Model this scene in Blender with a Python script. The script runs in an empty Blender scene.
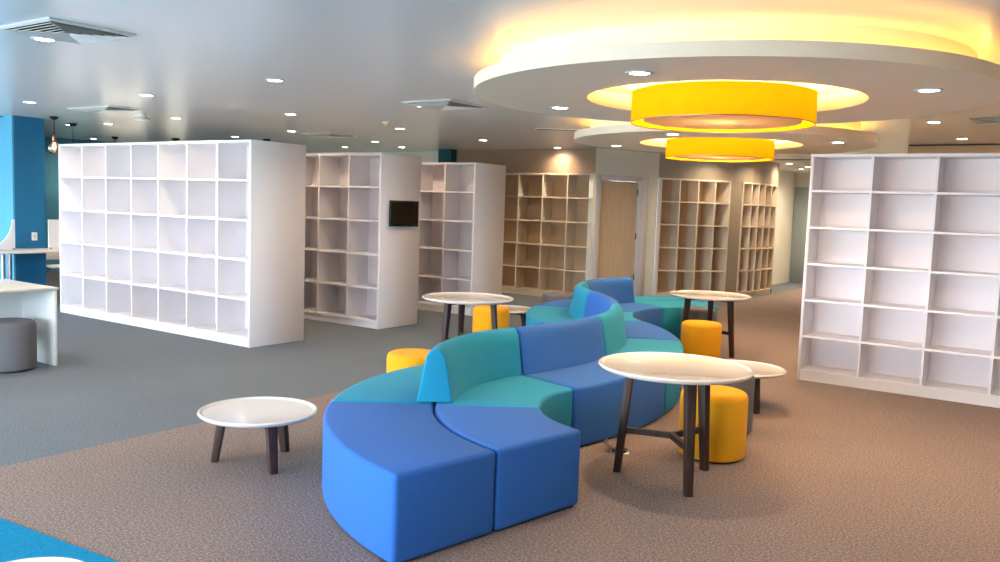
import bpy, bmesh, math, random
from mathutils import Vector, Matrix
random.seed(7)
PI = math.pi
sc = bpy.context.scene
COL = sc.collection
CEIL = 2.68

# ------------------------------------------------------------------ helpers
def lin(r, g, b):
    f = lambda c: (c/255/12.92) if c/255 <= .04045 else ((c/255+.055)/1.055)**2.4
    return (f(r), f(g), f(b), 1)

def nd(m, t, **kw):
    n = m.node_tree.nodes.new(t)
    for k, v in kw.items():
        if k in n.inputs: n.inputs[k].default_value = v
        else: setattr(n, k, v)
    return n

def mat(name, col, rough=.5, spec=.5, metal=0, var=.0, vscale=20, bump=0, bscale=200, emit=None, estr=0, sheen=0, coat=0):
    m = bpy.data.materials.new(name); m.use_nodes = True
    nt = m.node_tree; b = nt.nodes['Principled BSDF']; L = nt.links
    b.inputs['Base Color'].default_value = col
    b.inputs['Roughness'].default_value = rough
    b.inputs['Specular IOR Level'].default_value = spec
    b.inputs['Metallic'].default_value = metal
    if sheen: b.inputs['Sheen Weight'].default_value = sheen
    if coat: b.inputs['Coat Weight'].default_value = coat; b.inputs['Coat Roughness'].default_value = .06
    if emit: b.inputs['Emission Color'].default_value = emit; b.inputs['Emission Strength'].default_value = estr
    if var or bump:
        tc = nd(m, 'ShaderNodeTexCoord')
    if var:
        n = nd(m, 'ShaderNodeTexNoise', Scale=vscale, Detail=4)
        L.new(tc.outputs['Object'], n.inputs['Vector'])
        r = nd(m, 'ShaderNodeValToRGB')
        r.color_ramp.elements[0].position = .3; r.color_ramp.elements[1].position = .7
        r.color_ramp.elements[0].color = tuple(c*(1-var) for c in col[:3])+(1,)
        r.color_ramp.elements[1].color = tuple(min(1, c*(1+var)) for c in col[:3])+(1,)
        L.new(n.outputs['Fac'], r.inputs['Fac']); L.new(r.outputs['Color'], b.inputs['Base Color'])
    if bump:
        n2 = nd(m, 'ShaderNodeTexNoise', Scale=bscale, Detail=2)
        L.new(tc.outputs['Object'], n2.inputs['Vector'])
        bp = nd(m, 'ShaderNodeBump', Strength=bump, Distance=.004)
        L.new(n2.outputs['Fac'], bp.inputs['Height']); L.new(bp.outputs['Normal'], b.inputs['Normal'])
    return m

def carpet(name, dark, mid, light):
    m = bpy.data.materials.new(name); m.use_nodes = True
    b = m.node_tree.nodes['Principled BSDF']; L = m.node_tree.links
    b.inputs['Roughness'].default_value = .95; b.inputs['Specular IOR Level'].default_value = .15
    tc = nd(m, 'ShaderNodeTexCoord')
    n = nd(m, 'ShaderNodeTexNoise', Scale=80, Detail=4, Roughness=.85)
    L.new(tc.outputs['Object'], n.inputs['Vector'])
    r = nd(m, 'ShaderNodeValToRGB'); e = r.color_ramp.elements
    e[0].position = .34; e[0].color = dark; e[1].position = .68; e[1].color = light
    k = r.color_ramp.elements.new(.5); k.color = mid
    L.new(n.outputs['Fac'], r.inputs['Fac'])
    n3 = nd(m, 'ShaderNodeTexNoise', Scale=1.3, Detail=2)
    L.new(tc.outputs['Object'], n3.inputs['Vector'])
    mr = nd(m, 'ShaderNodeMapRange'); mr.inputs['To Min'].default_value = .92; mr.inputs['To Max'].default_value = 1.08
    L.new(n3.outputs['Fac'], mr.inputs['Value'])
    mx = nd(m, 'ShaderNodeMix', data_type='RGBA', blend_type='MULTIPLY'); mx.inputs['Factor'].default_value = 1
    L.new(r.outputs['Color'], mx.inputs[6]); L.new(mr.outputs['Result'], mx.inputs[7])
    L.new(mx.outputs[2], b.inputs['Base Color'])
    bp = nd(m, 'ShaderNodeBump', Strength=.5, Distance=.006)
    L.new(n.outputs['Fac'], bp.inputs['Height']); L.new(bp.outputs['Normal'], b.inputs['Normal'])
    return m

def wood(name, c1, c2, rough=.45, scale=6):
    m = bpy.data.materials.new(name); m.use_nodes = True
    b = m.node_tree.nodes['Principled BSDF']; L = m.node_tree.links
    b.inputs['Roughness'].default_value = rough
    tc = nd(m, 'ShaderNodeTexCoord'); mp = nd(m, 'ShaderNodeMapping'); mp.inputs['Scale'].default_value = (9, 9, .8)
    L.new(tc.outputs['Object'], mp.inputs['Vector'])
    n = nd(m, 'ShaderNodeTexNoise', Scale=scale, Detail=6, Distortion=.6)
    L.new(mp.outputs['Vector'], n.inputs['Vector'])
    r = nd(m, 'ShaderNodeValToRGB'); r.color_ramp.elements[0].position = .35; r.color_ramp.elements[1].position = .65
    r.color_ramp.elements[0].color = c1; r.color_ramp.elements[1].color = c2
    L.new(n.outputs['Fac'], r.inputs['Fac']); L.new(r.outputs['Color'], b.inputs['Base Color'])
    return m

def emission(name, col, s):
    m = bpy.data.materials.new(name); m.use_nodes = True
    nt = m.node_tree; nt.nodes.remove(nt.nodes['Principled BSDF'])
    e = nd(m, 'ShaderNodeEmission', Color=col, Strength=s)
    nt.links.new(e.outputs[0], nt.nodes['Material Output'].inputs[0])
    return m

# bmesh shapes ------------------------------------------------------------
def box(bm, x0, x1, y0, y1, z0, z1):
    v = [bm.verts.new((x, y, z)) for z in (z0, z1) for x, y in ((x0, y0), (x1, y0), (x1, y1), (x0, y1))]
    for f in ((3, 2, 1, 0), (4, 5, 6, 7), (0, 1, 5, 4), (1, 2, 6, 5), (2, 3, 7, 6), (3, 0, 4, 7)):
        bm.faces.new([v[i] for i in f])

def prism(bm, pts, z0, z1):
    lo = [bm.verts.new((p[0], p[1], z0)) for p in pts]; hi = [bm.verts.new((p[0], p[1], z1)) for p in pts]
    bm.faces.new(lo[::-1]); bm.faces.new(hi); n = len(pts)
    for i in range(n): bm.faces.new((lo[i], lo[(i+1) % n], hi[(i+1) % n], hi[i]))

def ring_prism(bm, inner, outer, z0, z1, closed=False):
    """solid between two matching polylines"""
    n = len(inner)
    A = [[bm.verts.new((p[0], p[1], z)) for p in inner] for z in (z0, z1)]
    Bv = [[bm.verts.new((p[0], p[1], z)) for p in outer] for z in (z0, z1)]
    rng = range(n) if closed else range(n-1)
    for i in rng:
        j = (i+1) % n
        bm.faces.new((A[0][i], A[0][j], Bv[0][j], Bv[0][i])); bm.faces.new((A[1][i], Bv[1][i], Bv[1][j], A[1][j]))
        bm.faces.new((A[0][i], A[1][i], A[1][j], A[0][j])); bm.faces.new((Bv[0][i], Bv[0][j], Bv[1][j], Bv[1][i]))
    if not closed:
        for i in (0, n-1): bm.faces.new((A[0][i], Bv[0][i], Bv[1][i], A[1][i]))

def circ(cx, cy, r, n=96):
    return [(cx+r*math.cos(2*PI*i/n), cy+r*math.sin(2*PI*i/n)) for i in range(n)]

def lathe(bm, prof, n=48, cx=0, cy=0, close=True):
    """prof: list of (r, z); r==0 ends become poles"""
    rings = []
    for r, z in prof:
        if r < 1e-6: rings.append([bm.verts.new((cx, cy, z))])
        else: rings.append([bm.verts.new((cx+r*math.cos(2*PI*i/n), cy+r*math.sin(2*PI*i/n), z)) for i in range(n)])
    for a, b in zip(rings[:-1], rings[1:]):
        for i in range(n):
            j = (i+1) % n
            if len(a) == 1 and len(b) == 1: continue
            if len(a) == 1: bm.faces.new((a[0], b[j], b[i]))
            elif len(b) == 1: bm.faces.new((a[i], a[j], b[0]))
            else: bm.faces.new((a[i], a[j], b[j], b[i]))

def bar(bm, p, q, w, h, up=(0, 0, 1), w2=None, h2=None):
    """square bar from p to q, tapering from w x h to w2 x h2"""
    p, q = Vector(p), Vector(q); d = (q-p).normalized(); up = Vector(up)
    if abs(d.dot(up)) > .95: up = Vector((1, 0, 0))
    s = d.cross(up).normalized(); u = s.cross(d).normalized()
    w2 = w if w2 is None else w2; h2 = h if h2 is None else h2
    A = [bm.verts.new(p+s*a*w/2+u*b*h/2) for a, b in ((-1, -1), (1, -1), (1, 1), (-1, 1))]
    Bv = [bm.verts.new(q+s*a*w2/2+u*b*h2/2) for a, b in ((-1, -1), (1, -1), (1, 1), (-1, 1))]
    bm.faces.new(A[::-1]); bm.faces.new(Bv)
    for i in range(4): bm.faces.new((A[i], A[(i+1) % 4], Bv[(i+1) % 4], Bv[i]))

def tube(bm, pts, r, n=10):
    pts = [Vector(p) for p in pts]; rings = []
    for i, p in enumerate(pts):
        d = (pts[min(i+1, len(pts)-1)]-pts[max(i-1, 0)]).normalized()
        a = Vector((0, 0, 1)) if abs(d.z) < .9 else Vector((1, 0, 0))
        s = d.cross(a).normalized(); u = s.cross(d)
        rings.append([bm.verts.new(p+r*(math.cos(2*PI*k/n)*s+math.sin(2*PI*k/n)*u)) for k in range(n)])
    for a, b in zip(rings[:-1], rings[1:]):
        for k in range(n): bm.faces.new((a[k], a[(k+1) % n], b[(k+1) % n], b[k]))
    bm.faces.new(rings[0][::-1]); bm.faces.new(rings[-1])

def finish(bm, name, m, parent=None, bevel=0, seg=3, smooth=False, angle=35):
    bmesh.ops.recalc_face_normals(bm, faces=bm.faces[:])
    me = bpy.data.meshes.new(name)
    if bevel:
        ed = [e for e in bm.edges if len(e.link_faces) == 2 and e.calc_face_angle(0) > math.radians(angle)]
        bmesh.ops.bevel(bm, geom=ed, offset=bevel, segments=seg, profile=.5, affect='EDGES', clamp_overlap=True)
    if smooth or bevel:
        for f in bm.faces: f.smooth = True
        for e in bm.edges:
            if len(e.link_faces) == 2 and e.calc_face_angle(0) > math.radians(50 if bevel else angle): e.smooth = False
    bm.to_mesh(me); bm.free()
    ms = m if isinstance(m, (list, tuple)) else [m]
    for x in ms: me.materials.append(x)
    o = bpy.data.objects.new(name, me); COL.objects.link(o)
    if parent: o.parent = parent
    return o

def tag(o, label, cat, group=None):
    o['label'] = label; o['category'] = cat
    if group: o['group'] = group
    return o

def thing(name, label, cat, loc=(0, 0, 0), rz=0, group=None):
    o = bpy.data.objects.new(name, None); COL.objects.link(o)
    o.empty_display_size = .1
    o.location = loc; o.rotation_euler = (0, 0, rz)
    return tag(o, label, cat, group)

def struct(o):
    o['kind'] = 'structure'; return o

def dup(root, loc, rz=0, label=None, group=None):
    r = root.copy(); COL.objects.link(r); r.location = loc; r.rotation_euler = (0, 0, rz)
    if label: r['label'] = label
    if group: r['group'] = group
    for ch in list(root.children):
        c = ch.copy(); COL.objects.link(c); c.parent = r
        for g in ch.children:
            d = g.copy(); COL.objects.link(d); d.parent = c
    return r

def N(): return bmesh.new()

# ------------------------------------------------------------------ materials
M = {}
M['white_lam'] = mat('white_laminate', lin(226, 222, 224), .38, .4)
M['lit_back'] = mat('brightened_back_board', lin(236, 228, 229), .5, .3)  # backs lighter than frames, brightening the shaded cubbies by colour
M['ceil'] = mat('satin_ceiling_paint', lin(234, 234, 232), .24, .32)
M['plaster'] = mat('white_plaster', lin(244, 228, 204), .6, .3)
M['wallwhite'] = mat('white_wall_paint', lin(214, 216, 208), .7, .25)
M['brown_wall'] = mat('taupe_wall_panel', lin(140, 119, 98), .5, .35, var=.05, vscale=3)
M['taupe_wall'] = mat('grey_taupe_wall', lin(150, 140, 124), .45, .4, var=.03, vscale=3)
M['taupe'] = mat('warm_shaded_shelf_back', lin(200, 174, 144), .6, .3)  # warm shade on the wall shelf backs put into the colour
M['shelf_warm_lit'] = mat('warm_lit_shelf_board', lin(214, 202, 184), .45, .35)  # warm light on the wall shelves put into the board colour
M['beige_wall'] = mat('beige_wall_panel', lin(214, 186, 150), .6, .3)
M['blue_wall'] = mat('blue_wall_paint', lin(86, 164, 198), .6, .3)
M['blue_col'] = mat('blue_column_paint', lin(26, 110, 154), .55, .35)
M['teal_col'] = mat('dark_teal_paint', lin(18, 74, 84), .6, .3)
M['door_wood'] = wood('pale_oak_veneer', lin(200, 182, 156), lin(191, 171, 143), .45, 3)
M['door_frame'] = mat('light_grey_door_frame', lin(206, 204, 206), .45, .4)
M['grey_door'] = mat('blue_grey_door', lin(150, 164, 168), .5, .4)
M['slate'] = mat('dark_slate_door', lin(70, 84, 92), .5, .4)
M['c_brown'] = carpet('brown_grey_carpet', lin(78, 68, 64), lin(126, 111, 105), lin(178, 164, 158))
M['c_grey'] = carpet('slate_grey_carpet', lin(74, 80, 87), lin(100, 108, 116), lin(128, 137, 145))
M['c_blue'] = carpet('bright_blue_carpet', lin(0, 104, 142), lin(4, 120, 160), lin(20, 138, 178))
def fabric(n, c): return mat(n, c, .85, .2, var=.10, vscale=260, bump=.25, bscale=700, sheen=.04)
M['blue'] = fabric('blue_felt_fabric', lin(44, 99, 176))
M['teal'] = fabric('teal_felt_fabric', lin(28, 136, 170))
M['yellow'] = fabric('yellow_felt_fabric', lin(226, 160, 24))
M['grey'] = fabric('grey_felt_fabric', lin(102, 102, 105))
M['black'] = mat('black_plastic', lin(18, 18, 20), .5, .4)
M['gloss_white'] = mat('gloss_white_tabletop', lin(220, 215, 209), .12, .5, coat=.6)
M['walnut'] = wood('dark_walnut', lin(36, 20, 14), lin(62, 36, 26), .6, 5)
M['chrome'] = mat('brushed_steel', lin(170, 170, 172), .3, .5, metal=1)
M['steel_grey'] = mat('grey_painted_steel', lin(120, 124, 130), .4, .5)
M['desk'] = mat('desk_white_laminate', lin(222, 224, 222), .3, .45)
M['counter'] = mat('counter_cream_laminate', lin(214, 208, 196), .35, .45)
M['screen'] = mat('black_screen_glass', lin(10, 10, 11), .12, .5)
M['tvframe'] = mat('black_gloss_bezel', lin(6, 6, 7), .25, .5)
M['led_white'] = emission('downlight_lens', (1, .98, .95, 1), 28)
M['cove'] = emission('warm_led_strip', (1, .57, .12, 1), 7)
M['cove_inner'] = emission('warm_inner_led_strip', (1, .62, .17, 1), 75)
m = bpy.data.materials.new('roller_blind_fabric'); m.use_nodes = True; nt = m.node_tree
nt.nodes.remove(nt.nodes['Principled BSDF'])
d = nd(m, 'ShaderNodeBsdfDiffuse', Color=lin(225, 215, 200)); t = nd(m, 'ShaderNodeBsdfTranslucent', Color=(.55, .49, .42, 1))
mx = nd(m, 'ShaderNodeMixShader', Fac=.6)
nt.links.new(d.outputs[0], mx.inputs[1]); nt.links.new(t.outputs[0], mx.inputs[2]); nt.links.new(mx.outputs[0], nt.nodes['Material Output'].inputs[0])
M['blind'] = m
M['copper'] = mat('copper_metal', lin(176, 120, 84), .3, .5, metal=1)
M['cord'] = mat('black_cord', lin(20, 20, 22), .6, .3)
M['vent'] = mat('vent_white_metal', lin(214, 214, 208), .45, .4)
M['vent_dark'] = mat('vent_dark_shade', lin(70, 58, 50), .8, .2)  # dark colour puts in the shade inside ducts and slots
M['cream_plastic'] = mat('cream_plastic', lin(205, 180, 140), .5, .4)
M['socket'] = mat('white_plastic_switch', lin(225, 225, 222), .4, .4)
M['bulb'] = emission('warm_bulb', (1, .75, .45, 1), 5)
# lamp shade : woven fabric that passes light from the lamps inside
m = bpy.data.materials.new('orange_fabric_shade'); m.use_nodes = True
nt = m.node_tree; b = nt.nodes['Principled BSDF']; nt.nodes.remove(b)
d = nd(m, 'ShaderNodeBsdfDiffuse', Color=lin(250, 176, 8)); t = nd(m, 'ShaderNodeBsdfTranslucent', Color=lin(214, 150, 8))
mx = nd(m, 'ShaderNodeMixShader', Fac=.45); e = nd(m, 'ShaderNodeEmission', Color=(1, .5, .01, 1), Strength=.2)
ad = nd(m, 'ShaderNodeAddShader')
nt.links.new(d.outputs[0], mx.inputs[1]); nt.links.new(t.outputs[0], mx.inputs[2])
nt.links.new(mx.outputs[0], ad.inputs[0]); nt.links.new(e.outputs[0], ad.inputs[1])
nt.links.new(ad.outputs[0], nt.nodes['Material Output'].inputs[0]); M['shade'] = m
m = bpy.data.materials.new('cream_lamp_diffuser'); m.use_nodes = True; nt = m.node_tree
nt.nodes.remove(nt.nodes['Principled BSDF'])
d = nd(m, 'ShaderNodeBsdfDiffuse', Color=lin(245, 215, 185)); t = nd(m, 'ShaderNodeBsdfTranslucent', Color=(.5, .42, .32, 1))
mx = nd(m, 'ShaderNodeMixShader', Fac=.5)
nt.links.new(d.outputs[0], mx.inputs[1]); nt.links.new(t.outputs[0], mx.inputs[2]); nt.links.new(mx.outputs[0], nt.nodes['Material Output'].inputs[0])
M['diffuser'] = m
# glass
m = bpy.data.materials.new('amber_glass'); m.use_nodes = True; nt = m.node_tree
nt.nodes.remove(nt.nodes['Principled BSDF'])
tr = nd(m, 'ShaderNodeBsdfTransparent', Color=(.55, .4, .32, 1)); gl = nd(m, 'ShaderNodeBsdfGlossy', Color=(.9, .8, .75, 1), Roughness=.05)
mx = nd(m, 'ShaderNodeMixShader', Fac=.4)
nt.links.new(tr.outputs[0], mx.inputs[1]); nt.links.new(gl.outputs[0], mx.inputs[2]); nt.links.new(mx.outputs[0], nt.nodes['Material Output'].inputs[0])
M['amber'] = m
m = bpy.data.materials.new('window_glass'); m.use_nodes = True; nt = m.node_tree
nt.nodes.remove(nt.nodes['Principled BSDF'])
tr = nd(m, 'ShaderNodeBsdfTransparent', Color=(.95, .97, .97, 1)); gl = nd(m, 'ShaderNodeBsdfGlossy', Color=(1, 1, 1, 1), Roughness=.02)
mx = nd(m, 'ShaderNodeMixShader', Fac=.06)
nt.links.new(tr.outputs[0], mx.inputs[1]); nt.links.new(gl.outputs[0], mx.inputs[2]); nt.links.new(mx.outputs[0], nt.nodes['Material Output'].inputs[0])
M['glass'] = m

# ------------------------------------------------------------------ setting
XL, XR, YF, YB = -17.2, 5.2, -3.6, 13.5
# floor: brown-grey carpet, slate carpet strip on the far side, blue carpet zone in the near corner
bm = N()
E0, E1 = -5.17, -5.52            # carpet seam drifts slightly
def seam(y): return -5.172 if y < 3.7 else -5.172-(y-3.7)*.012
BX0, BX1, BYE = -5.172, -1.5, 2.03
def quad(bm, pts, mi):
    f = bm.faces.new([bm.verts.new((x, y, 0)) for x, y in pts]); f.material_index = mi
quad(bm, [(seam(3.7), YF), (XR, YF), (XR, 23), (seam(23), 23), (seam(3.7), 3.7)], 0)
quad(bm, [(XL-.3, YF), (seam(3.7), YF), (seam(3.7), 3.7), (seam(23), 23), (XL-.3, 23)], 1)
fl = finish(bm, 'floor', [M['c_brown'], M['c_grey']]); struct(fl)
fl.modifiers.new('thick', 'SOLIDIFY').thickness = .08; fl.modifiers['thick'].offset = -1
bm = N()
prism(bm, [(-7.2, YF+.05), (-1.4, YF+.05), (-1.4, 2.25), (-3.437, 2.056), (-4.333, 1.978), (-7.2, 1.73)], 0, .004)
bc = finish(bm, 'floor_blue_carpet', M['c_blue']); struct(bc)

bm = N(); box(bm, XL-.3, XR+.3, YF-.3, 23.2, CEIL, CEIL+.12)
struct(finish(bm, 'ceiling', M['ceil']))

def wall_with_holes(name, axis, pos, thick, a0, a1, holes, m, z1=CEIL):
    """wall along x (axis 'y' const) or along y (axis 'x' const); holes (a, b, zlo, zhi)"""
    bm = N()
    def seg(a, b, lo, hi):
        if b-a < 1e-4 or hi-lo < 1e-4: return
        p0, p1 = sorted((pos, pos+thick))
        if axis == 'y': box(bm, a, b, p0, p1, lo, hi)
        else: box(bm, p0, p1, a, b, lo, hi)
    cur = a0
    for a, b, lo, hi in sorted(holes):
        seg(cur, a, 0, z1); seg(a, b, 0, lo); seg(a, b, hi, z1); cur = b
    seg(cur, a1, 0, z1)
    return struct(finish(bm, name, m))

portals = []
wn = [0]
def window(axis, pos, a, b, lo, hi, out, blinds=False):
    wn[0] += 1
    bm = N(); w = .05
    def bx(bm, a0, a1, z0, z1, t0, t1):
        p0, p1 = sorted((pos+out*t0, pos+out*t1))
        if axis == 'y': box(bm, a0, a1, p0, p1, z0, z1)
        else: box(bm, p0, p1, a0, a1, z0, z1)
    bx(bm, a, a+w, lo, hi, .04, .1); bx(bm, b-w, b, lo, hi, .04, .1)
    bx(bm, a+w, b-w, lo, lo+w, .04, .1); bx(bm, a+w, b-w, hi-w, hi, .04, .1)
    c = (a+b)/2; bx(bm, c-.02, c+.02, lo+w, hi-w, .04, .1)
    fr = struct(finish(bm, 'window_%d' % wn[0], M['door_frame']))
    bm = N(); bx(bm, a+w, b-w, lo+w, hi-w, .065, .072)
    g = finish(bm, 'glass_pane', M['glass'], fr)
    if blinds:
        bm = N(); bx(bm, a+.01, b-.01, lo+.01, hi-.01, .012, .02); finish(bm, 'roller_blind', M['blind'], fr)
    portals.append((axis, pos+out*.2, (a+b)/2, (lo+hi)/2, b-a, hi-lo, out))

FW = [(-2.3, -.7, .5, 2.3), (-16.4, -14.2, .25, 2.5), (-13.6, -11.4, .25, 2.5), (-10.8, -8.6, .25, 2.5), (-8.0, -5.8, .25, 2.5), (-5.2, -3.0, .25, 2.5)]  # first window is added to brighten the right bookcase and tray edge
wall_with_holes('wall_front', 'y', YF, -.2, XL-.3, XR+.2, FW, M['wallwhite'])
for h in FW: window('y', YF, *h, -1)
LW = [(-3.0, -1.0, .9, 2.3), (0.2, 2.4, .9, 2.3), (9.95, 11.05, .9, 2.25), (11.45, 12.05, .9, 2.25)]
wall_with_holes('wall_left', 'x', XL, -.2, YF, YB, LW, M['blue_wall'])
for h in LW: window('x', XL, *h, -1, h[0] > 5)
bm = N(); box(bm, XR, XR+.2, YF, 13.15, 0, CEIL); struct(finish(bm, 'wall_right', M['wallwhite']))
# back walls
bm = N(); box(bm, XL-.2, -7.19, YB+.02, YB+.2, 0, CEIL); struct(finish(bm, 'wall_back', M['wallwhite']))
bm = N(); box(bm, -10.25, -7.19, 13.15, YB+.02, 2.245, CEIL); box(bm, -10.25, -9.86, 13.15, YB+.02, 0, 2.245)
struct(finish(bm, 'wall_back_soffit', M['brown_wall']))
bm = N(); box(bm, -10.57, -10.25, 12.98, YB+.02, 0, CEIL); struct(finish(bm, 'wall_back_pillar', M['teal_col']))
bm = N(); box(bm, -2.24, XR+.2, 13.15, 13.35, 0, CEIL-.02); box(bm, -2.24, -2.04, 13.35, 21.5, 0, CEIL)
struct(finish(bm, 'wall_back_right', M['beige_wall']))
bm = N(); box(bm, -2.24, XR, 13.19, 13.3, CEIL-.02, CEIL); struct(finish(bm, 'wall_shadow_gap', M['black']))  # black strip painted in for the shadow gap above the wall

# door wall, curved wall
CC, CR = Vector((-9.0, 17.3)), 3.6
def cp(deg, r=CR): return (CC.x+r*math.cos(math.radians(deg)), CC.y+r*math.sin(math.radians(deg)))
P0 = Vector((-7.19, 13.15)); P1 = Vector(cp(-49.2))
dv = (P1-P0); DL = dv.length; dv.normalize(); dn = Vector((dv.y, -dv.x))     # dn points into the room
def W2(a, t): q = P0+dv*a+dn*t; return (q.x, q.y)
def wbox(bm, a0, a1, t0, t1, z0, z1): prism(bm, [W2(a0, t0), W2(a1, t0), W2(a1, t1), W2(a0, t1)], z0, z1)
dA0, dA1, dH = .12, 1.12, 2.165
bm = N(); wbox(bm, 0, dA0, -.15, 0, 0, CEIL); wbox(bm, dA1, DL, -.15, 0, 0, CEIL); wbox(bm, dA0, dA1, -.15, 0, dH, CEIL)
struct(finish(bm, 'wall_door_side', M['wallwhite']))
bm = N()
for (a, b2, z0, z1) in ((dA0-.115, dA0, 0, dH+.07), (dA1, dA1+.14, 0, dH+.07), (dA0, dA1, dH, dH+.07)):
    wbox(bm, a, b2, .0, .028, z0, z1); wbox(bm, a+.0, b2, -.15, 0, z0, z1) if False else None
wbox(bm, dA0, dA0+.025, -.15, .015, 0, dH); wbox(bm, dA1-.025, dA1, -.15, .015, 0, dH); wbox(bm, dA0+.025, dA1-.025, -.15, .015, dH-.025, dH)
d1 = struct(finish(bm, 'door_1', M['door_frame'], bevel=.004, seg=1))
bm = N(); wbox(bm, dA0+.027, dA1-.027, -.12, -.08, .008, dH-.028)
dl = finish(bm, 'door_leaf', M['door_wood'], d1)
bm = N()
for z in (.35, 1.1, 1.9): wbox(bm, dA1-.04, dA1-.026, -.08, -.06, z, z+.11)
finish(bm, 'hinge', M['slate'], dl)
# curved soffit (taupe) over the curved shelves, and the blank taupe panel between them
def arc(a0, a1, r, n=16): return [cp(a0+(a1-a0)*i/n, r) for i in range(n+1)]
CA = [-48.3, -42.3, -36.3, -30.3, -24.3]; CB = [-18.9, -14.2, -10.0, -5.5, -.2, 6.4]
bm = N()
ring_prism(bm, arc(-49.2, -13.6, CR-.42, 24), arc(-49.2, -13.6, CR-.005, 24), 2.245, CEIL)
ring_prism(bm, arc(-13.5, 7.2, CR-.42, 14), arc(-13.5, 7.2, CR-.005, 14), 2.245, CEIL)
ring_prism(bm, arc(-24.2, -19.0, CR-.42, 6), arc(-24.2, -19.0, CR-.02, 6), 0, 2.245)
ring_prism(bm, arc(-49.2, 7.2, CR-.47, 34), arc(-49.2, 7.2, CR-.42, 34), 0, CEIL)
struct(finish(bm, 'wall_curved', M['taupe_wall'], smooth=True))
bm = N(); ring_prism(bm, arc(-49.15, -48.36, CR-.41, 3), arc(-49.15, -48.36, CR+.004, 3), 0, 2.243); struct(finish(bm, 'trim_3', M['door_frame']))
# hall beyond
q0 = cp(7.3); 
bm = N(); box(bm, -6.2, -6.1, 18.2, 21.3, 0, CEIL); prism(bm, [(q0[0]-.45, q0[1]), (q0[0], q0[1]+.02), (-5.65, 18.2), (-6.1, 18.2)], 2.24, CEIL)
struct(finish(bm, 'wall_hall_side', M['wallwhite']))
bm = N(); prism(bm, [(q0[0]-.06, q0[1]+.01), (q0[0]-.01, q0[1]+.02), (-5.72, 18.2), (-5.77, 18.2)], 0, 2.24)
struct(finish(bm, 'door_2', M['slate']))
bm = N(); prism(bm, [(-5.72, 18.19), (-5.68, 18.23), (-6.06, 18.3), (-6.1, 18.2)], 0, CEIL)
struct(finish(bm, 'wall_hall_return', M['wallwhite']))
bm = N(); box(bm, -6.2, -2.0, 21.3, 21.5, 0, CEIL); struct(finish(bm, 'wall_hall_end', M['wallwhite']))
bm = N(); box(bm, -6.08, -5.0, 21.26, 21.3, 0.005, 2.33)
d3 = struct(finish(bm, 'door_3', M['grey_door'], bevel=.005, seg=1))
bm = N(); box(bm, -5.2, -5.08, 21.2, 21.26, 1.0, 1.03); finish(bm, 'door_handle', M['chrome'], d3)
bm = N(); box(bm, -5.2, -2.24, 16.28, 16.34, CEIL-.012, CEIL); struct(finish(bm, 'ceiling_shadow_gap', M['slate']))  # dark strip stands in for a shadow gap in the ceiling
for k, (a, b2) in enumerate((((-17.2, 13.4), (-10.6, 13.52)),)):
    bm = N(); box(bm, -17.19, -10.58, 13.49, 13.52, 0, .09); struct(finish(bm, 'baseboard_back', M['door_frame']))

# blue column on the far left
bm = N(); box(bm, -17.2, -12.87, 6.115, 6.14, 0, CEIL); struct(finish(bm, 'wall_column_lit_face', M['blue_wall']))  # added wall; its light blue stands for the column's window-lit face
bm = N(); box(bm, -13.45, -12.87, 6.14, 6.58, 0, CEIL)
struct(finish(bm, 'column_blue', M['blue_col']))
t = thing('wall_switch', 'small white switch plate on the face of the blue column', 'switch', (-12.868, 6.41, 0))
bm = N(); box(bm, 0, .012, -.04, .04, .88, 1.0); finish(bm, 'plate', M['socket'], t, bevel=.003, seg=2)
bm = N(); box(bm, .012, .017, -.018, .018, .91, .97); finish(bm, 'rocker', M['door_frame'], t)

# ------------------------------------------------------------------ bookcases
def bookcase(name, label, x0, x1, y0, ncol, nrow, depth=.7725, H=2.24, double=True, plinth=.085, frame=None, back=None, cell_front=-1, group=None):
    """local: x along the front, y depth (front face at y=0), corner at loc"""
    w = x1-x0; fm = frame or M['white_lam']; bk = back or M['lit_back']
    t = thing(name, label, 'bookcase', (x0, y0, 0), 0, group or 'white bookcases')
    T = .03
    for a in (0, w-T):
        bm = N(); box(bm, a, a+T, 0, depth, 0, H); finish(bm, 'end_panel', fm, t, bevel=.0015, seg=1)
    bm = N(); box(bm, T, w-T, 0, depth, H-T, H); finish(bm, 'top_panel', fm, t, bevel=.0015, seg=1)
    bm = N(); box(bm, T, w-T, .012, depth-.012, 0, plinth); finish(bm, 'plinth', fm, t)
    ym = depth/2 if double else depth-.012
    bm = N(); box(bm, T, w-T, ym-.006, ym+.006, plinth, H-T); finish(bm, 'back_panel', bk, t)
    ch = (H-plinth)/nrow; cw = (w-T)/ncol
    # boards: bottom and intermediate shelves, front bank (and rear bank on double-sided units)
    banks = [(0, ym-.006)] + ([(ym+.006, depth)] if double else [])
    for r in range(nrow):
        z = plinth+r*ch
        bm = N()
        for (a, b2) in banks: box(bm, T, w-T, a+.002, b2-.002 if a else b2, z-(.0 if r == 0 else .011), z+(.024 if r == 0 else .011))
        finish(bm, 'shelf_board', fm, t)
    for c in range(1, ncol):
        x = T/2+c*cw
        bm = N()
        for (a, b2) in banks:
            for r in range(nrow):
                z = plinth+r*ch
                box(bm, x-.0105, x+.0105, a+.0, b2, z+(.024 if r == 0 else .011), z+ch-.011 if r < nrow-1 else H-T)
        finish(bm, 'divider', fm, t)
    return t
XE = -7.42
CW = .5583
bookcase('bookcase', 'long white seven-column bookcase nearest the blue column at far left', XE-7*CW, XE, 5.97, 7, 5, group=None)
bookcase('bookcase', 'white bookcase whose beige end panel carries the small black screen', XE-7*CW, XE, 7.99, 7, 5)
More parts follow.
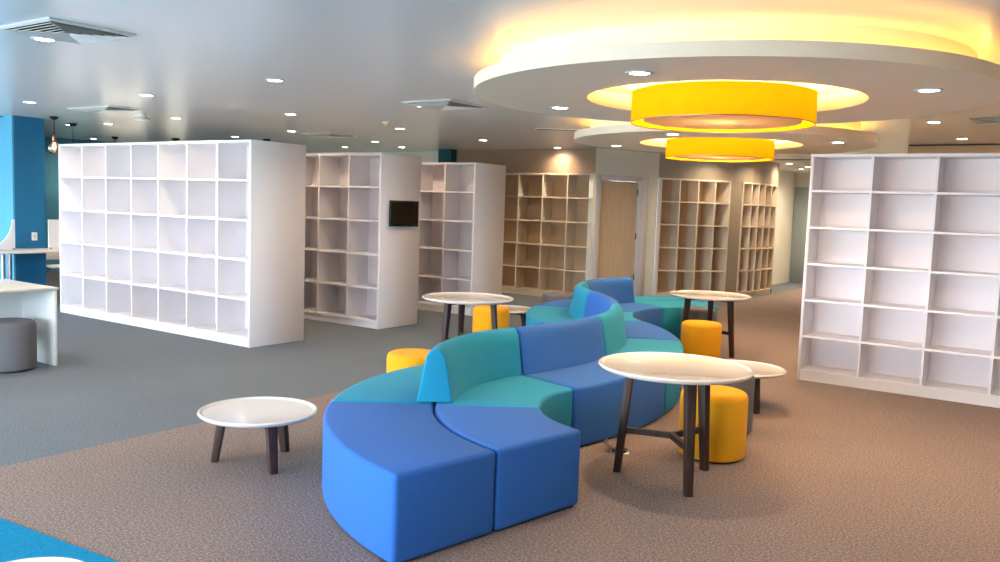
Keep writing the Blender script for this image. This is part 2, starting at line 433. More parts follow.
bookcase('bookcase', 'white bookcase behind the one with the black screen, in front of the taupe back wall', XE-6*CW, XE-.005, 9.985, 6, 5)
bookcase('bookcase', 'tall six-shelf white bookcase standing alone at the right edge of the room', -2.333, -2.333+5*.5595, 8.628, 5, 6, depth=.72)
# back wall fitted shelf
bookcase('bookcase', 'warm-lit shelving built into the back wall under the taupe soffit, left of the oak door', -9.855, -7.195, 13.15, 5, 5, depth=.345, H=2.243, double=False, frame=M['shelf_warm_lit'], back=M['taupe'])
# curved fitted shelves
def curved_case(label, angs, nrow=5, H=2.243, pl=.1):
    a0, a1 = angs[0], angs[-1]; D = .36; Ri = CR-D
    mid = cp((a0+a1)/2); t = thing('curved_bookcase', label, 'bookcase', (mid[0], mid[1], 0))
    ox, oy = mid
    L = lambda pts: [(p[0]-ox, p[1]-oy) for p in pts]
    n = 4*(len(angs)-1)
    bm = N(); ring_prism(bm, L(arc(a0, a1, Ri-.02, n)), L(arc(a0, a1, Ri, n)), 0, H); finish(bm, 'back_panel', M['taupe'], t, smooth=True)
    bm = N(); ring_prism(bm, L(arc(a0, a1, Ri, n)), L(arc(a0, a1, CR-.012, n)), 0, pl); finish(bm, 'plinth', M['shelf_warm_lit'], t, smooth=True)
    bm = N(); ring_prism(bm, L(arc(a0, a1, Ri, n)), L(arc(a0, a1, CR+.004, n)), H-.028, H); finish(bm, 'top_panel', M['shelf_warm_lit'], t, smooth=True)
    ch = (H-pl)/nrow
    for r in range(nrow):
        z = pl+r*ch
        bm = N(); ring_prism(bm, L(arc(a0, a1, Ri, n)), L(arc(a0, a1, CR, n)), z-(0 if r == 0 else .011), z+(.022 if r == 0 else .011))
        finish(bm, 'shelf_board', M['shelf_warm_lit'], t, smooth=True)
    for i, a in enumerate(angs):
        da = math.degrees(.012/CR)
        b0, b1 = a-da, a+da
        if i == 0: b0, b1 = a, a+2*da
        if i == len(angs)-1: b0, b1 = a-2*da, a
        bm = N()
        if i in (0, len(angs)-1):
            prism(bm, L([cp(b0, Ri), cp(b1, Ri), cp(b1, CR+.002), cp(b0, CR+.002)]), pl+.022, H-.028)
        else:
            for r in range(nrow):
                z = pl+r*ch
                prism(bm, L([cp(b0, Ri), cp(b1, Ri), cp(b1, CR), cp(b0, CR)]), z+(.022 if r == 0 else .011), z+ch-.011 if r < nrow-1 else H-.028)
        finish(bm, 'divider', M['shelf_warm_lit'], t)
curved_case('four-column warm-lit shelving curving along the taupe wall, just right of the oak door', CA)
curved_case('five-column warm-lit shelving on the far bend of the curved wall, beside the hall', CB)

# screen on the second bookcase
t = thing('wall_screen', 'small black flat screen fixed to the beige end of a bookcase', 'screen', (XE, 8.388, 0))
bm = N(); box(bm, 0, .03, -.06, .06, 1.42, 1.55); finish(bm, 'bracket', M['black'], t)
bm = N(); box(bm, .03, .065, -.272, .272, 1.318, 1.652); finish(bm, 'casing', M['tvframe'], t, bevel=.006, seg=2)
bm = N(); box(bm, .065, .0665, -.25, .25, 1.352, 1.636); finish(bm, 'display', M['screen'], t)
bm = N(); box(bm, .065, .067, -.012, .012, 1.33, 1.338); finish(bm, 'button', M['steel_grey'], t)
bm = N(); box(bm, .065, .067, -.255, -.247, 1.33, 1.338); finish(bm, 'power_light', M['steel_grey'], t)

# ------------------------------------------------------------------ sofa : S-shaped run of curved modules
SX, SY, SA0, SW = -2.0698, 4.7346, -1.75767, .64
def sw(j, side):
    a, b = (.645, .622) if side > 0 else (.632, .603)
    return a if j <= 1 else (b if j >= 3 else a+(b-a)*(j-1)/2)
SAL = (.82499, .38903, .62393); SR = (1.36915, 2.79042, 1.90578)
segs = []
_c = Vector((SX, SY)); _a = SA0
for k, n in enumerate((2, 3, 3)):
    s = -1 if k % 2 == 0 else 1
    segs.append((_c.copy(), _a, s*SAL[k], SR[k], s))
    a2 = _a+s*SAL[k]*n
    if k < 2:
        _c = _c+(SR[k]+SR[k+1])*Vector((math.cos(a2), math.sin(a2))); _a = a2+PI
def spt(j, s, k):
    c, a, da, R, out = segs[k]; jj = j-(0, 2, 5)[k]
    if k == 0: jj = jj*.93 if jj <= 1 else .93+(jj-1)*1.07
    q = c+(R+out*s)*Vector((math.cos(a+da*jj), math.sin(a+da*jj)))
    return q
SEAT = .43
FIL = [(-.112, SEAT+.002), (-.072, .65), (-.058, .715), (-.035, .745), (-.012, .757), (.012, .757), (.035, .745), (.058, .715), (.072, .65), (.112, SEAT+.002)]
def seat_module(j, side, colour, label, back=None):
    """j: 0..7 index of the module along the run; side +1 = right row, -1 = left row; back = backrest colour"""
    k = 0 if j < 2 else (1 if j < 5 else 2)
    n = 12; e = .006/ (SR[k]*SAL[k]); gap = .004
    org = spt(j+.5, side*.3, k)
    def row(s, e0=e):
        return [tuple(spt(jj, side*(sw(jj, side)+s) if s <= 0 else side*s, k)-org) for jj in (j+e0+(1-2*e0)*i/n for i in range(n+1))]
    t = thing('curved_sofa_seat' if back else 'curved_ottoman_seat', label, 'sofa', (org.x, org.y, 0), 0, 'curved sofa modules')
    bm = N(); ring_prism(bm, row(gap), row(0), 0.007, SEAT)
    finish(bm, 'seat', M[colour], t, bevel=.026, seg=4, angle=40)
    bm = N(); ring_prism(bm, row(.04, .03), row(-.04, .03), 0.0, .012)
    finish(bm, 'base', M['black'], t)
    if back:
        c = .0; bm = N(); rings = []
        for i in range(n+1):
            jj = j+e+(1-2*e)*i/n
            rings.append([bm.verts.new(tuple(spt(jj, c+p, k)-org)+(z,)) for p, z in FIL])
        m = len(FIL)
        for A, B2 in zip(rings[:-1], rings[1:]):
            for q in range(m): bm.faces.new((A[q], A[(q+1) % m], B2[(q+1) % m], B2[q]))
        bm.faces.new(rings[0][::-1]); bm.faces.new(rings[-1])
        bmesh.ops.recalc_face_normals(bm, faces=bm.faces[:])
        caps = [f for f in bm.faces if len(f.verts) > 4]
        ed = set(x for f in caps for x in f.edges)
        bmesh.ops.bevel(bm, geom=list(ed), offset=.014, segments=3, profile=.5, affect='EDGES', clamp_overlap=True)
        finish(bm, 'backrest', M[back], t, smooth=True, angle=60)
    return t
R_ = [('blue', None, 'blue backless seat with a hollowed inner edge at the near end of the sofa'),
      ('teal', 'teal', 'teal sofa seat with the nearest teal backrest, just behind the near blue ottomans'),
      ('blue', 'blue', 'wide blue sofa seat with a long blue backrest, behind the big white round table'),
      ('teal', 'teal', 'teal sofa seat with a narrow teal backrest, between two blue seats on the outward bend'),
      ('blue', None, 'blue sofa seat without backrest, just beyond the outward teal seat'),
      ('teal', None, 'small wedge of teal seat in the hollow of the far bend'),
      ('blue', 'blue', 'blue sofa seat with the farthest blue backrest, in front of the oak door'),
      ('teal', None, 'teal backless seat at the far end of the sofa, behind a yellow stool')]
L_ = [('blue', None, 'big blue ottoman with a bulging outer side, nearest the camera at the sofa end'),
      ('teal', None, 'teal seat on the outer curve, between the big blue ottoman and the low yellow stool'),
      ('blue', None, 'blue seat on the rear side of the long blue backrest'),
      ('teal', None, 'teal seat on the rear side of the narrow teal backrest'),
      ('blue', 'blue', 'blue seat whose bright blue backrest faces the left bookcases'),
      ('teal', 'teal', 'teal seat whose narrow teal backrest faces the left bookcases'),
      ('blue', None, 'blue backless seat on the far outer curve beside a grey stool'),
      ('teal', None, 'teal backless seat at the far end of the sofa, behind the farthest backrest')]
for j in range(8):
    seat_module(j, 1, R_[j][0], R_[j][2], R_[j][1])
    seat_module(j, -1, L_[j][0], L_[j][2], L_[j][1])

# ------------------------------------------------------------------ tables
def table(label, x, y, h, R, rb, rt, angs, stretcher=None, leg=.066, name='round_table', cat='table'):
    t = thing(name, label, cat, (x, y, 0), 0, 'round white tables')
    bm = N()
    lathe(bm, [(0, h-.03), (R-.05, h-.03), (R-.018, h-.026), (R-.004, h-.014), (R, h-.006), (R-.004, h+.001), (R-.012, h+.003), (R-.02, h), (R-.026, h-.007), (R-.034, h-.009), (0, h-.009)], 72)
    finish(bm, 'tabletop', M['gloss_white'], t, smooth=True, angle=40)
    bm = N()
    for a in angs:
        a = math.radians(a); bar(bm, (0, 0, h-.048), (rt*.92*math.cos(a), rt*.92*math.sin(a), h-.048), .05, .034)
    finish(bm, 'underframe', M['walnut'], t)
    for a in angs:
        a = math.radians(a); c, s = math.cos(a), math.sin(a)
        bm = N(); bar(bm, (rt*c, rt*s, h-.031), (rb*c, rb*s, 0), leg, leg*.8, up=(c, s, 0), w2=leg*.72, h2=leg*.62)
        # cut the foot level
        for v in bm.verts:
            if v.co.z < .03: v.co.z = 0
            elif v.co.z > h-.06: v.co.z = h-.031
        finish(bm, 'leg', M['walnut'], t, bevel=.004, seg=2)
    if stretcher:
        f = 1-stretcher/h; r = rt+(rb-rt)*f-.012
        for a in angs:
            a = math.radians(a); c, s = math.cos(a), math.sin(a)
            bm = N(); bar(bm, (0, 0, stretcher), (r*c, r*s, stretcher), .028, .036); finish(bm, 'stretcher', M['walnut'], t)
    return t
table('tall round white table with walnut legs nearest the camera, before the long blue backrest', -2.026, 4.815, .703, .465, .325, .265, (196, 313, 71), .27)
table('tall round white table beyond a yellow stool, in front of the curved shelving', -3.6, 9.47, .69, .47, .33, .27, (348, 108, 228), .27)
table('tall round white table at left behind the nearest teal backrest, before the third bookcase', -5.2, 6.93, .69, .47, .33, .27, (260, 140, 20), .27)
table('low round white coffee table standing alone on the carpet at the left of the sofa', -4.135, 3.4, .33, .358, .262, .215, (-20, 101, 220), None, .066, 'coffee_table')
table('low round white coffee table behind the tall near table, at the right of the sofa', -2.37, 7.06, .335, .365, .262, .215, (-40, 80, 200), None, .066, 'coffee_table')
table('low round white coffee table between the far teal seat and the back shelving', -6.03, 8.88, .335, .365, .262, .215, (10, 130, 250), None, .066, 'coffee_table')
table('pale round low table standing on the bright blue carpet', -2.62, 1.25, .42, .215, .16, .13, (10, 130, 250), None, .066, 'coffee_table')

# ------------------------------------------------------------------ stools
def stool(x, y, colour, label, R=.215, h=.45):
    t = thing('round_stool', label, 'stool', (x, y, 0), 0, 'round upholstered stools')
    bm = N()
    lathe(bm, [(0, .012), (R-.02, .012), (R-.006, .016), (R, .03), (R, h-.05), (R-.004, h-.028), (R-.014, h-.011), (R-.032, h-.002), (R-.06, h+.001), (0, h+.003)], 56)
    finish(bm, 'upholstered_body', M[colour], t, smooth=True, angle=60)
    bm = N(); lathe(bm, [(0, 0), (R-.025, 0), (R-.025, .013), (0, .013)], 40); finish(bm, 'base', M['black'], t, smooth=True)
    return t
stool(-2.01, 5.47, 'yellow', 'yellow round stool under the near tall white table', R=.222)
stool(-2.2, 6.2, 'grey', 'grey round stool behind the near tall table, touching the low table')
stool(-3.42, 8.8, 'yellow', 'yellow round stool in front of the far tall table')
stool(-3.97, 10.1, 'grey', 'grey round stool under the far tall table, in front of the end teal seat')
stool(-4.36, 5.12, 'yellow', 'yellow round stool behind the outer teal seat at the left of the sofa')
stool(-5.73, 8.1, 'yellow', 'yellow round stool behind the left tall table')
stool(-6.05, 10.14, 'grey', 'grey round stool standing before the back shelving, behind the far blue seat')
stool(-7.97, 3.74, 'grey', 'grey round stool pushed under the white desk at left')
stool(-2.25, 9.75, 'teal', 'teal round stool mostly hidden behind the right bookcase')

# ------------------------------------------------------------------ desk at the left
t = thing('study_desk', 'white desk with a solid end panel at the left edge, a grey stool under it', 'desk', (-7.84, 4.09, 0))
bm = N(); box(bm, -1.02, 0, -2.4, .03, .712, .735); finish(bm, 'desktop', M['desk'], t, bevel=.002, seg=1)
for y in (0, -2.38):
    bm = N(); box(bm, -1.0, -.01, y-.01, y+.02, 0, .712); finish(bm, 'end_panel', M['desk'], t, bevel=.002, seg=1)
bm = N(); box(bm, -.62, -.6, -2.36, -.01, .25, .712); finish(bm, 'modesty_panel', M['desk'], t)

# ------------------------------------------------------------------ study counter by the column
t = thing('study_counter', 'long cream counter running in front of the blue column', 'counter', (-12.3, 6.36, 0))
bm = N(); box(bm, -.56, .08, -2.2, 2.2, .735, .765); finish(bm, 'worktop', M['counter'], t, bevel=.003, seg=1)
for y in (-.52, -.43, .6, 1.9, -2.0):
    bm = N(); lathe(bm, [(0, 0), (.045, 0), (.045, .012), (.03, .02), (.03, .735), (0, .735)], 20, cx=-.3, cy=y); finish(bm, 'leg', M['chrome'], t, smooth=True)
def screenpanel(y0, sgn, label, flat):
    o = thing('privacy_panel', label, 'panel', (-12.62, y0, .767))
    T = .43; pts = [(0, 0), (0, T), (flat, T)]
    for i in range(9):
        a = i/8*PI/2; pts.append((flat+.03+.33*(1-math.cos(a)), T-.38*math.sin(a)) if flat < .05 else (flat+.07*math.sin(a), T-.07*(1-math.cos(a))))
    end = pts[-1][0]
    if flat >= .05: end = flat+.1; pts.append((end, .3)); 
    pts.append((end+.0, 0))
    bm = N(); lo = [bm.verts.new((-.012, sgn*p, z)) for p, z in pts]; hi = [bm.verts.new((.012, sgn*p, z)) for p, z in pts]
    bm.faces.new(lo); bm.faces.new(hi[::-1]); n = len(pts)
    for i in range(n): bm.faces.new((lo[i], lo[(i+1) % n], hi[(i+1) % n], hi[i]))
    finish(bm, 'board', M['white_lam'], o)
    bm = N(); box(bm, -.02, .02, sgn*.02-.015, sgn*.02+.015, -.002, .02); finish(bm, 'clamp', M['steel_grey'], o)
screenpanel(6.01, -1, 'white privacy panel with a curved cut on the counter, left of the blue column', 0.0)
screenpanel(6.49, 1, 'white square-cut privacy panel on the counter, right of the blue column', .16)
# chair with chrome frame at the counter
t = thing('cantilever_chair', 'chrome framed chair with a pale seat tucked at the counter by the long bookcase', 'chair', (-12.98, 6.85, 0), PI)
for s in (-1, 1):
    bm = N(); tube(bm, [(-.22, s*.22, .012), (.22, s*.22, .012), (.23, s*.22, .03), (.23, s*.22, .43), (.21, s*.22, .45), (-.2, s*.22, .45)], .017, 8); finish(bm, 'side_frame', M['chrome'], t, smooth=True)
bm = N(); tube(bm, [(.23, -.22, .43), (.23, .22, .43)], .011, 8); finish(bm, 'cross_bar', M['chrome'], t, smooth=True)
bm = N(); box(bm, -.21, .2, -.21, .21, .46, .485); finish(bm, 'seat', M['white_lam'], t, bevel=.01, seg=2)
for s in (-1, 1):
    bm = N(); tube(bm, [(.19, s*.2, .47), (.24, s*.2, .6), (.25, s*.2, .68)], .01, 8); finish(bm, 'back_post', M['chrome'], t, smooth=True)
bm = N(); box(bm, .23, .25, -.21, .21, .56, .72); finish(bm, 'backrest', M['white_lam'], t, bevel=.008, seg=2)

# floor outlet
t = thing('floor_outlet', 'open metal floor outlet box beside the blue sofa seat', 'outlet', (-2.52, 5.12, 0), .3)
bm = N(); box(bm, -.07, .07, -.06, .06, 0, .008); finish(bm, 'plate', M['chrome'], t, bevel=.002, seg=1)
bm = N(); box(bm, -.045, .045, -.04, .04, .008, .02); finish(bm, 'socket', M['black'], t)
bm = N(); bar(bm, (-.07, 0, .008), (-.1, 0, .075), .1, .006, up=(1, 0, 0)); finish(bm, 'lid', M['chrome'], t)

# ------------------------------------------------------------------ ceiling trays with cove light and drum lamps
TRAYS = [(-2.31, 6.1), (-3.77, 9.95)]
TZ0, TZ1 = 2.455, 2.54
for i, (cx, cy) in enumerate(TRAYS):
    TR, HR, DR = ((1.82, .985, 1.62), (1.74, .945, 1.55))[i]
    bm = N(); ring_prism(bm, circ(0, 0, HR, 128), circ(0, 0, TR, 128), TZ0, TZ1, True)
    w = ('nearer', 'farther')[i]
    t = finish(bm, 'ceiling_tray', M['plaster'], smooth=True); t.location = (cx, cy, 0); t['kind'] = 'structure'
    bm = N(); ring_prism(bm, circ(0, 0, DR-.06, 128), circ(0, 0, DR, 128), TZ1-.001, CEIL+.005, True)
    finish(bm, 'tray_drum', M['plaster'], t, smooth=True)
    bm = N(); ring_prism(bm, circ(0, 0, DR+.03, 128), circ(0, 0, DR+.06, 128), TZ1, TZ1+.014, True)
    c1 = finish(bm, 'led_strip', M['cove'], t)
    bm = N(); ring_prism(bm, circ(0, 0, HR+.10, 128), circ(0, 0, HR+.13, 128), TZ1, TZ1+.014, True)
    finish(bm, 'led_strip', M['cove_inner'], t)
    # drum lamp
    lz0, lz1, lr = ((2.285, 2.5, .655), (2.285, 2.49, .63))[i]
    dtag = ('large orange fabric drum lamp hanging under the nearer ceiling tray', 'orange fabric drum lamp hanging under the farther ceiling tray')[i]
    p = thing('drum_pendant_lamp', dtag, 'lamp', (cx, cy, 0))
    bm = N(); ring_prism(bm, circ(0, 0, lr-.006, 112), circ(0, 0, lr, 112), lz0, lz1, True)
    sh = finish(bm, 'lamp_shade', M['shade'], p, smooth=True)
    bm = N(); ring_prism(bm, circ(0, 0, lr-.008, 96), circ(0, 0, lr-.0, 96), lz0-.006, lz0, True); finish(bm, 'shade_rim', M['copper'], p)
    bm = N(); lathe(bm, [(0, lz0+.012), (lr-.09, lz0+.012), (lr-.09, lz0+.02), (0, lz0+.02)], 72); finish(bm, 'bottom_diffuser', M['diffuser'], p)
    bm = N()
    for k in range(3):
        a = k*2*PI/3+.4; tube(bm, [(.03*math.cos(a), .03*math.sin(a), lz1-.03), ((lr-.008)*math.cos(a), (lr-.008)*math.sin(a), lz1-.03)], .005, 6)
        tube(bm, [((lr-.09)*math.cos(a), (lr-.09)*math.sin(a), lz1-.03), ((lr-.11)*math.cos(a), (lr-.11)*math.sin(a), lz0+.018)], .003, 6)
    finish(bm, 'spider', M['chrome'], p)
    bm = N(); lathe(bm, [(0, CEIL), (.06, CEIL), (.06, CEIL-.025), (.008, CEIL-.03), (.008, lz1-.05), (0, lz1-.05)], 24); finish(bm, 'stem', M['chrome'], p)
    lt = bpy.data.lights.new('drum_bulb', 'POINT'); lt.energy = 120; lt.color = (1, .68, .32); lt.shadow_soft_size = .12
    lo = bpy.data.objects.new('drum_bulb', lt); COL.objects.link(lo); lo.location = (0, 0, 2.42); lo.parent = p

# ------------------------------------------------------------------ downlights
DLs = [  # x, y, z, label
 (-6.11, 3.13, CEIL, 'round downlight beside the big ceiling diffuser at top left'),
 (-6.11, 5.17, CEIL, 'round downlight in open ceiling above the long bookcase end panel'),
 (-6.09, 7.19, CEIL, 'round downlight overlapping the middle ceiling diffuser'),
 (-8.43, 5.4, CEIL, 'round downlight above the front of the long bookcase, left of the middle'),
 (-8.34, 7.31, CEIL, 'round downlight above the gap behind the long bookcase end'),
 (-8.26, 9.26, CEIL, 'round downlight right of the smoke detector'),
 (-8.24, 11.26, CEIL, 'round downlight above the third bookcase, before the taupe soffit'),
 (-10.64, 5.27, CEIL, 'round downlight above and left of the blue column'),
 (-10.5, 7.17, CEIL, 'round downlight right of the ceiling speaker'),
 (-10.41, 9.15, CEIL, 'round downlight beside the far square diffuser'),
 (-10.52, 11.15, CEIL, 'round downlight above the second bookcase, left of a pair'),
 (-12.55, 7.39, CEIL, 'round downlight between the left pendants and the ceiling speaker'),
 (-12.52, 9.72, CEIL, 'round downlight low over the top of the long bookcase'),
 (-12.3, 12.18, CEIL, 'faint round downlight just over the top of the second bookcase'),
 (-10.97, 12.37, CEIL, 'round downlight above the screen bookcase, close to the back wall'),
 (-7.87, 12.97, CEIL, 'round downlight washing the taupe soffit left of the oak door'),
 (-13.5, 7.3, CEIL, 'round downlight behind the second bulb pendant'),
 (-16.5, 9.4, CEIL, 'round downlight near the far blue wall'),
 (-1.5, 10.18, CEIL, 'round downlight to the right of the farther tray, above the right bookcase'),
 (-1.47, 12.28, CEIL, 'round downlight near the beige wall behind the right bookcase'),
 (-5.16, 17.5, CEIL, 'round downlight at the mouth of the hall'),
 (-5.2, 20.3, CEIL, 'added round downlight at the far end of the hall'),  # hall lamps from here to the grey door are added to brighten it
 (-5.5, 19.6, CEIL, 'added round downlight halfway along the hall'),
 (-3.4, 19.6, CEIL, 'added round downlight on the right side of the hall'),
 (-4.5, 18.2, CEIL, 'added round downlight in the middle of the hall ceiling'),
 (-4.3, 20.6, CEIL, 'added round downlight by the grey hall door'),
 (-5.14, 18.8, CEIL, 'round downlight deeper in the hall'),
 (-5.75, 12.65, CEIL, 'round downlight washing the wall above the oak door'),
]
for a, lb in ((-33, 'round downlight washing the left part of the curved soffit'), (-16, 'round downlight washing the middle of the curved soffit')):
    q = cp(a, CR+.42); DLs.append((q[0], q[1], CEIL, lb))
for i, (cx, cy) in enumerate(TRAYS):
    w = ('nearer', 'farther')[i]
    for k, (dx, dy, s) in enumerate(((0, -1.38, 'near side'), (1.38, 0, 'right side'), (0, 1.38, 'far side'), (-1.38, 0, 'left side'))):
        DLs.append((cx+dx, cy+dy-(.08 if k == 1 else 0), TZ0, 'round downlight in the %s of the %s ceiling tray' % (s, w)))
OFF_ADDED = [(-1.6, 7.4, CEIL, 'a'), (.2, 6.2, CEIL, 'a'), (-6.11, 1.1, CEIL, 'a'), (-8.4, 3.2, CEIL, 'a'), (-8.4, 1.1, CEIL, 'a'), (-3.9, .6, CEIL, 'a'), (-1.5, 1.5, CEIL, 'a'), (1.0, 4.0, CEIL, 'a'), (1.2, 7.0, CEIL, 'a'), (3.4, 6.0, CEIL, 'a')]  # unseen downlights, added only to light the near and right side
dl0 = None
for (x, y, z, lb) in DLs+OFF_ADDED:
    if lb == 'a': lb = 'added round downlight, out of view over the camera side of the room'
    if dl0 is None:
        dl0 = thing('recessed_downlight', lb, 'ceiling light', (x, y, z), 0, 'recessed downlights')
        bm = N(); lathe(bm, [(.058, -.004), (.066, -.008), (.08, -.007), (.086, .0)], 32); finish(bm, 'trim_ring', M['vent'], dl0, smooth=True)
        bm = N(); lathe(bm, [(0, -.005), (.06, -.005), (.06, -.001), (0, -.001)], 32); finish(bm, 'lens', M['led_white'], dl0)
        r = dl0
    else: r = dup(dl0, (x, y, z), 0, lb)
    lt = bpy.data.lights.get('downlight_beam')
    if not lt:
        lt = bpy.data.lights.new('downlight_beam', 'SPOT'); lt.energy = 92; lt.color = (1, .75, .5); lt.spot_size = math.radians(155); lt.spot_blend = 1; lt.shadow_soft_size = .05
    lo = bpy.data.objects.new('downlight_beam', lt); COL.objects.link(lo); lo.location = (x, y, z-.012)

# ------------------------------------------------------------------ ceiling diffusers
def diffuser(label, x, y, sx, sy, rings=5):
    t = thing('ceiling_diffuser', label, 'air vent', (x, y, CEIL), 0, 'ceiling diffusers')
    bm = N(); box(bm, -sx/2+.02, sx/2-.02, -sy/2+.02, sy/2-.02, -.004, 0); finish(bm, 'duct_shade_plate', M['vent_dark'], t)  # dark sheet in place of a shaded opening
    bm = N()
    def sq(h0, h1, z0, z1, th=.004):
        # square sloped blade: from half-size h0 at z0 to h1 at z1
        P = lambda h, z: [bm.verts.new((sx2*h*sx/2, sy2*h*sy/2, z)) for sx2, sy2 in ((-1, -1), (1, -1), (1, 1), (-1, 1))]
        a, b2, c, d = P(h0, z0), P(h1, z1), P(h1, z1-th), P(h0, z0-th)
        for u, v in ((a, b2), (b2, c), (c, d), (d, a)):
            for i in range(4): bm.faces.new((u[i], u[(i+1) % 4], v[(i+1) % 4], v[i]))
    sq(1.0, .9, -.001, -.012)
    finish(bm, 'frame', M['vent'], t)
    bm = N()
    for k in range(rings):
        h = .86-k*.16
        if h < .1: break
        sq(h, h-.10, -.022, -.008, .003)
    finish(bm, 'louvre', M['vent'], t)
    return t
diffuser('large square ceiling diffuser with dark louvre gaps at the top left corner', -5.64, 3.04, .66, .58)
diffuser('square ceiling diffuser left of the nearer glowing tray', -5.74, 7.14, .66, .66)
diffuser('long flat ceiling diffuser above the long bookcase, at far left', -10.4, 6.05, .98, .4)
diffuser('flat square ceiling diffuser above the second bookcase', -10.3, 9.85, .66, .62)
diffuser('ceiling vent at the right edge, above the right bookcase', -.85, 10.05, .6, .6)
t = thing('linear_air_slot', 'thin linear air slot beside the farther glowing tray', 'air vent', (-6.0, 9.93, CEIL), math.atan2(.337, .5))
bm = N(); box(bm, -.33, .33, -.06, .06, -.008, 0); finish(bm, 'frame', M['vent'], t)
bm = N(); box(bm, -.31, .31, -.03, -.01, -.012, -.008); box(bm, -.31, .31, .01, .03, -.012, -.008); finish(bm, 'slot', M['vent_dark'], t)  # dark strips stand for the shaded slots

# small ceiling fittings
t = thing('ceiling_speaker', 'small round two-tier ceiling fitting above the long bookcase', 'ceiling speaker', (-10.43, 6.61, CEIL))
bm = N(); lathe(bm, [(0, 0), (.06, 0), (.06, -.05), (0, -.05)], 24); finish(bm, 'neck', M['vent'], t, smooth=True)
bm = N(); lathe(bm, [(0, -.05), (.07, -.05), (.11, -.075), (.105, -.088), (0, -.095)], 32); finish(bm, 'dish', M['vent'], t, smooth=True)
t = thing('smoke_detector', 'small beige smoke detector on the ceiling right of the middle', 'smoke detector', (-7.78, 8.465, CEIL))
bm = N(); lathe(bm, [(0, 0), (.06, 0), (.06, -.015), (0, -.015)], 24); finish(bm, 'mount', M['vent'], t, smooth=True)
bm = N(); lathe(bm, [(0, -.015), (.055, -.015), (.045, -.04), (.025, -.055), (0, -.057)], 24); finish(bm, 'sensor_head', M['cream_plastic'], t, smooth=True)
def blackbox(label, x, y):
    t = thing('ceiling_sensor', label, 'sensor', (x, y, CEIL))
    bm = N(); box(bm, -.05, .05, -.05, .05, -.035, 0); finish(bm, 'housing', M['black'], t, bevel=.006, seg=2)
    bm = N(); lathe(bm, [(0, -.035), (.02, -.035), (.016, -.045), (0, -.047)], 12); finish(bm, 'lens', M['tvframe'], t)
blackbox('small black box on the ceiling over the long bookcase end', -12.35, 10.28)
blackbox('small black box on the ceiling over the middle of the long bookcase', -14.3, 9.75)
blackbox('small black box on the ceiling at the left edge by the blue column', -13.2, 6.02)

# bulb pendants
def pendant(label, x, y, z):
    t = thing('glass_pendant_lamp', label, 'lamp', (x, y, 0))
    bm = N(); lathe(bm, [(0, CEIL), (.06, CEIL), (.06, CEIL-.012), (.03, CEIL-.045), (.0, CEIL-.05)], 20); finish(bm, 'canopy', M['black'], t, smooth=True)
    bm = N(); tube(bm, [(0, 0, CEIL-.04), (0, 0, z+.16)], .006, 6); finish(bm, 'cord', M['cord'], t)
    bm = N(); lathe(bm, [(0, z+.17), (.018, z+.17), (.026, z+.14), (.026, z+.09), (.02, z+.08), (0, z+.08)], 16); finish(bm, 'bulb_socket', M['copper'], t, smooth=True)
    bm = N(); lathe(bm, [(.028, z+.09), (.05, z+.07), (.082, z+.03), (.094, z-.015), (.085, z-.06), (.055, z-.09), (.03, z-.097)], 28); finish(bm, 'glass_globe', M['amber'], t, smooth=True)
    bm = N(); lathe(bm, [(0, z+.08), (.018, z+.06), (.03, z+.02), (.028, z-.015), (.015, z-.035), (0, z-.04)], 18); finish(bm, 'bulb', M['bulb'], t, smooth=True)
pendant('amber glass bulb pendant hanging beside the blue column', -12.33, 6.44, 2.245)
pendant('bulb pendant whose globe hangs behind the top of the long bookcase', -13.24, 7.21, 2.08)
pendant('farther bulb pendant with its canopy near the far blue wall', -15.4, 9.2, 2.12)

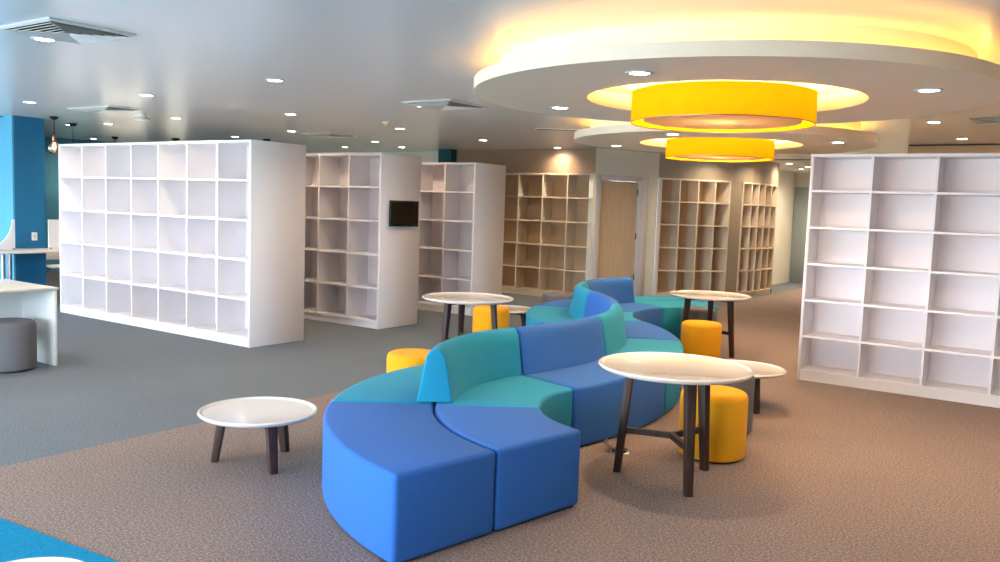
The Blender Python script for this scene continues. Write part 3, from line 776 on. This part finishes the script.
# ------------------------------------------------------------------ daylight
w = bpy.data.worlds.new('sky'); sc.world = w; w.use_nodes = True
nt = w.node_tree; bg = nt.nodes['Background']
tc = nt.nodes.new('ShaderNodeTexCoord'); sp = nt.nodes.new('ShaderNodeSeparateXYZ'); rp = nt.nodes.new('ShaderNodeValToRGB')
nt.links.new(tc.outputs['Generated'], sp.inputs[0]); nt.links.new(sp.outputs['Z'], rp.inputs[0])
e = rp.color_ramp.elements; e[0].position = .0; e[0].color = (.45, .5, .52, 1); e[1].position = .5; e[1].color = (.62, .82, 1.0, 1)
k = e.new(.03); k.color = (.84, .89, 1, 1)
nt.links.new(rp.outputs[0], bg.inputs['Color']); bg.inputs['Strength'].default_value = 27.0
for (axis, pos, c, zc, wd, ht, out) in portals:
    l = bpy.data.lights.new('window_portal', 'AREA'); l.shape = 'RECTANGLE'; l.size = wd; l.size_y = ht
    l.cycles.is_portal = True
    o = bpy.data.objects.new('window_portal', l); COL.objects.link(o)
    o.location = (c, pos, zc) if axis == 'y' else (pos, c, zc)
    inn = Vector((0, -out, 0)) if axis == 'y' else Vector((-out, 0, 0))
    o.rotation_euler = inn.to_track_quat('-Z', 'Y').to_euler()

# ------------------------------------------------------------------ camera
F, PITCH, ROLL, CAMH, TH = 851.4717, 0.08844936, 0.03462876, 1.6336675, -0.60663037
f = Vector((0, math.cos(PITCH), -math.sin(PITCH))); u = Vector((0, math.sin(PITCH), math.cos(PITCH))); x = Vector((1, 0, 0))
cx_, s_ = math.cos(ROLL), math.sin(ROLL)
rx = cx_*x+s_*u; ru = -s_*x+cx_*u
Uv = Vector((math.cos(TH), math.sin(TH), 0)); Vv = Vector((-math.sin(TH), math.cos(TH), 0))
tw = lambda v: Vector((v.dot(Uv), v.dot(Vv), v.z))
rx, ru, fw = tw(rx), tw(ru), tw(f)
cd = bpy.data.cameras.new('camera'); cd.sensor_width = 36; cd.sensor_fit = 'HORIZONTAL'; cd.lens = F/1000*36; cd.clip_start = .05
co = bpy.data.objects.new('camera', cd); COL.objects.link(co)
co.matrix_world = Matrix(((rx.x, ru.x, -fw.x, 0), (rx.y, ru.y, -fw.y, 0), (rx.z, ru.z, -fw.z, CAMH), (0, 0, 0, 1)))
sc.camera = co
sc.view_settings.view_transform = 'Standard'; sc.view_settings.look = 'None'; sc.view_settings.gamma = 1
sc.view_settings.use_curve_mapping = False
sc.view_settings.exposure = 0.45
sc.cycles.max_bounces = 10; sc.cycles.diffuse_bounces = 8; sc.cycles.glossy_bounces = 3; sc.cycles.transparent_max_bounces = 8
sc.cycles.sample_clamp_indirect = 10
sc.cycles.use_denoising = True
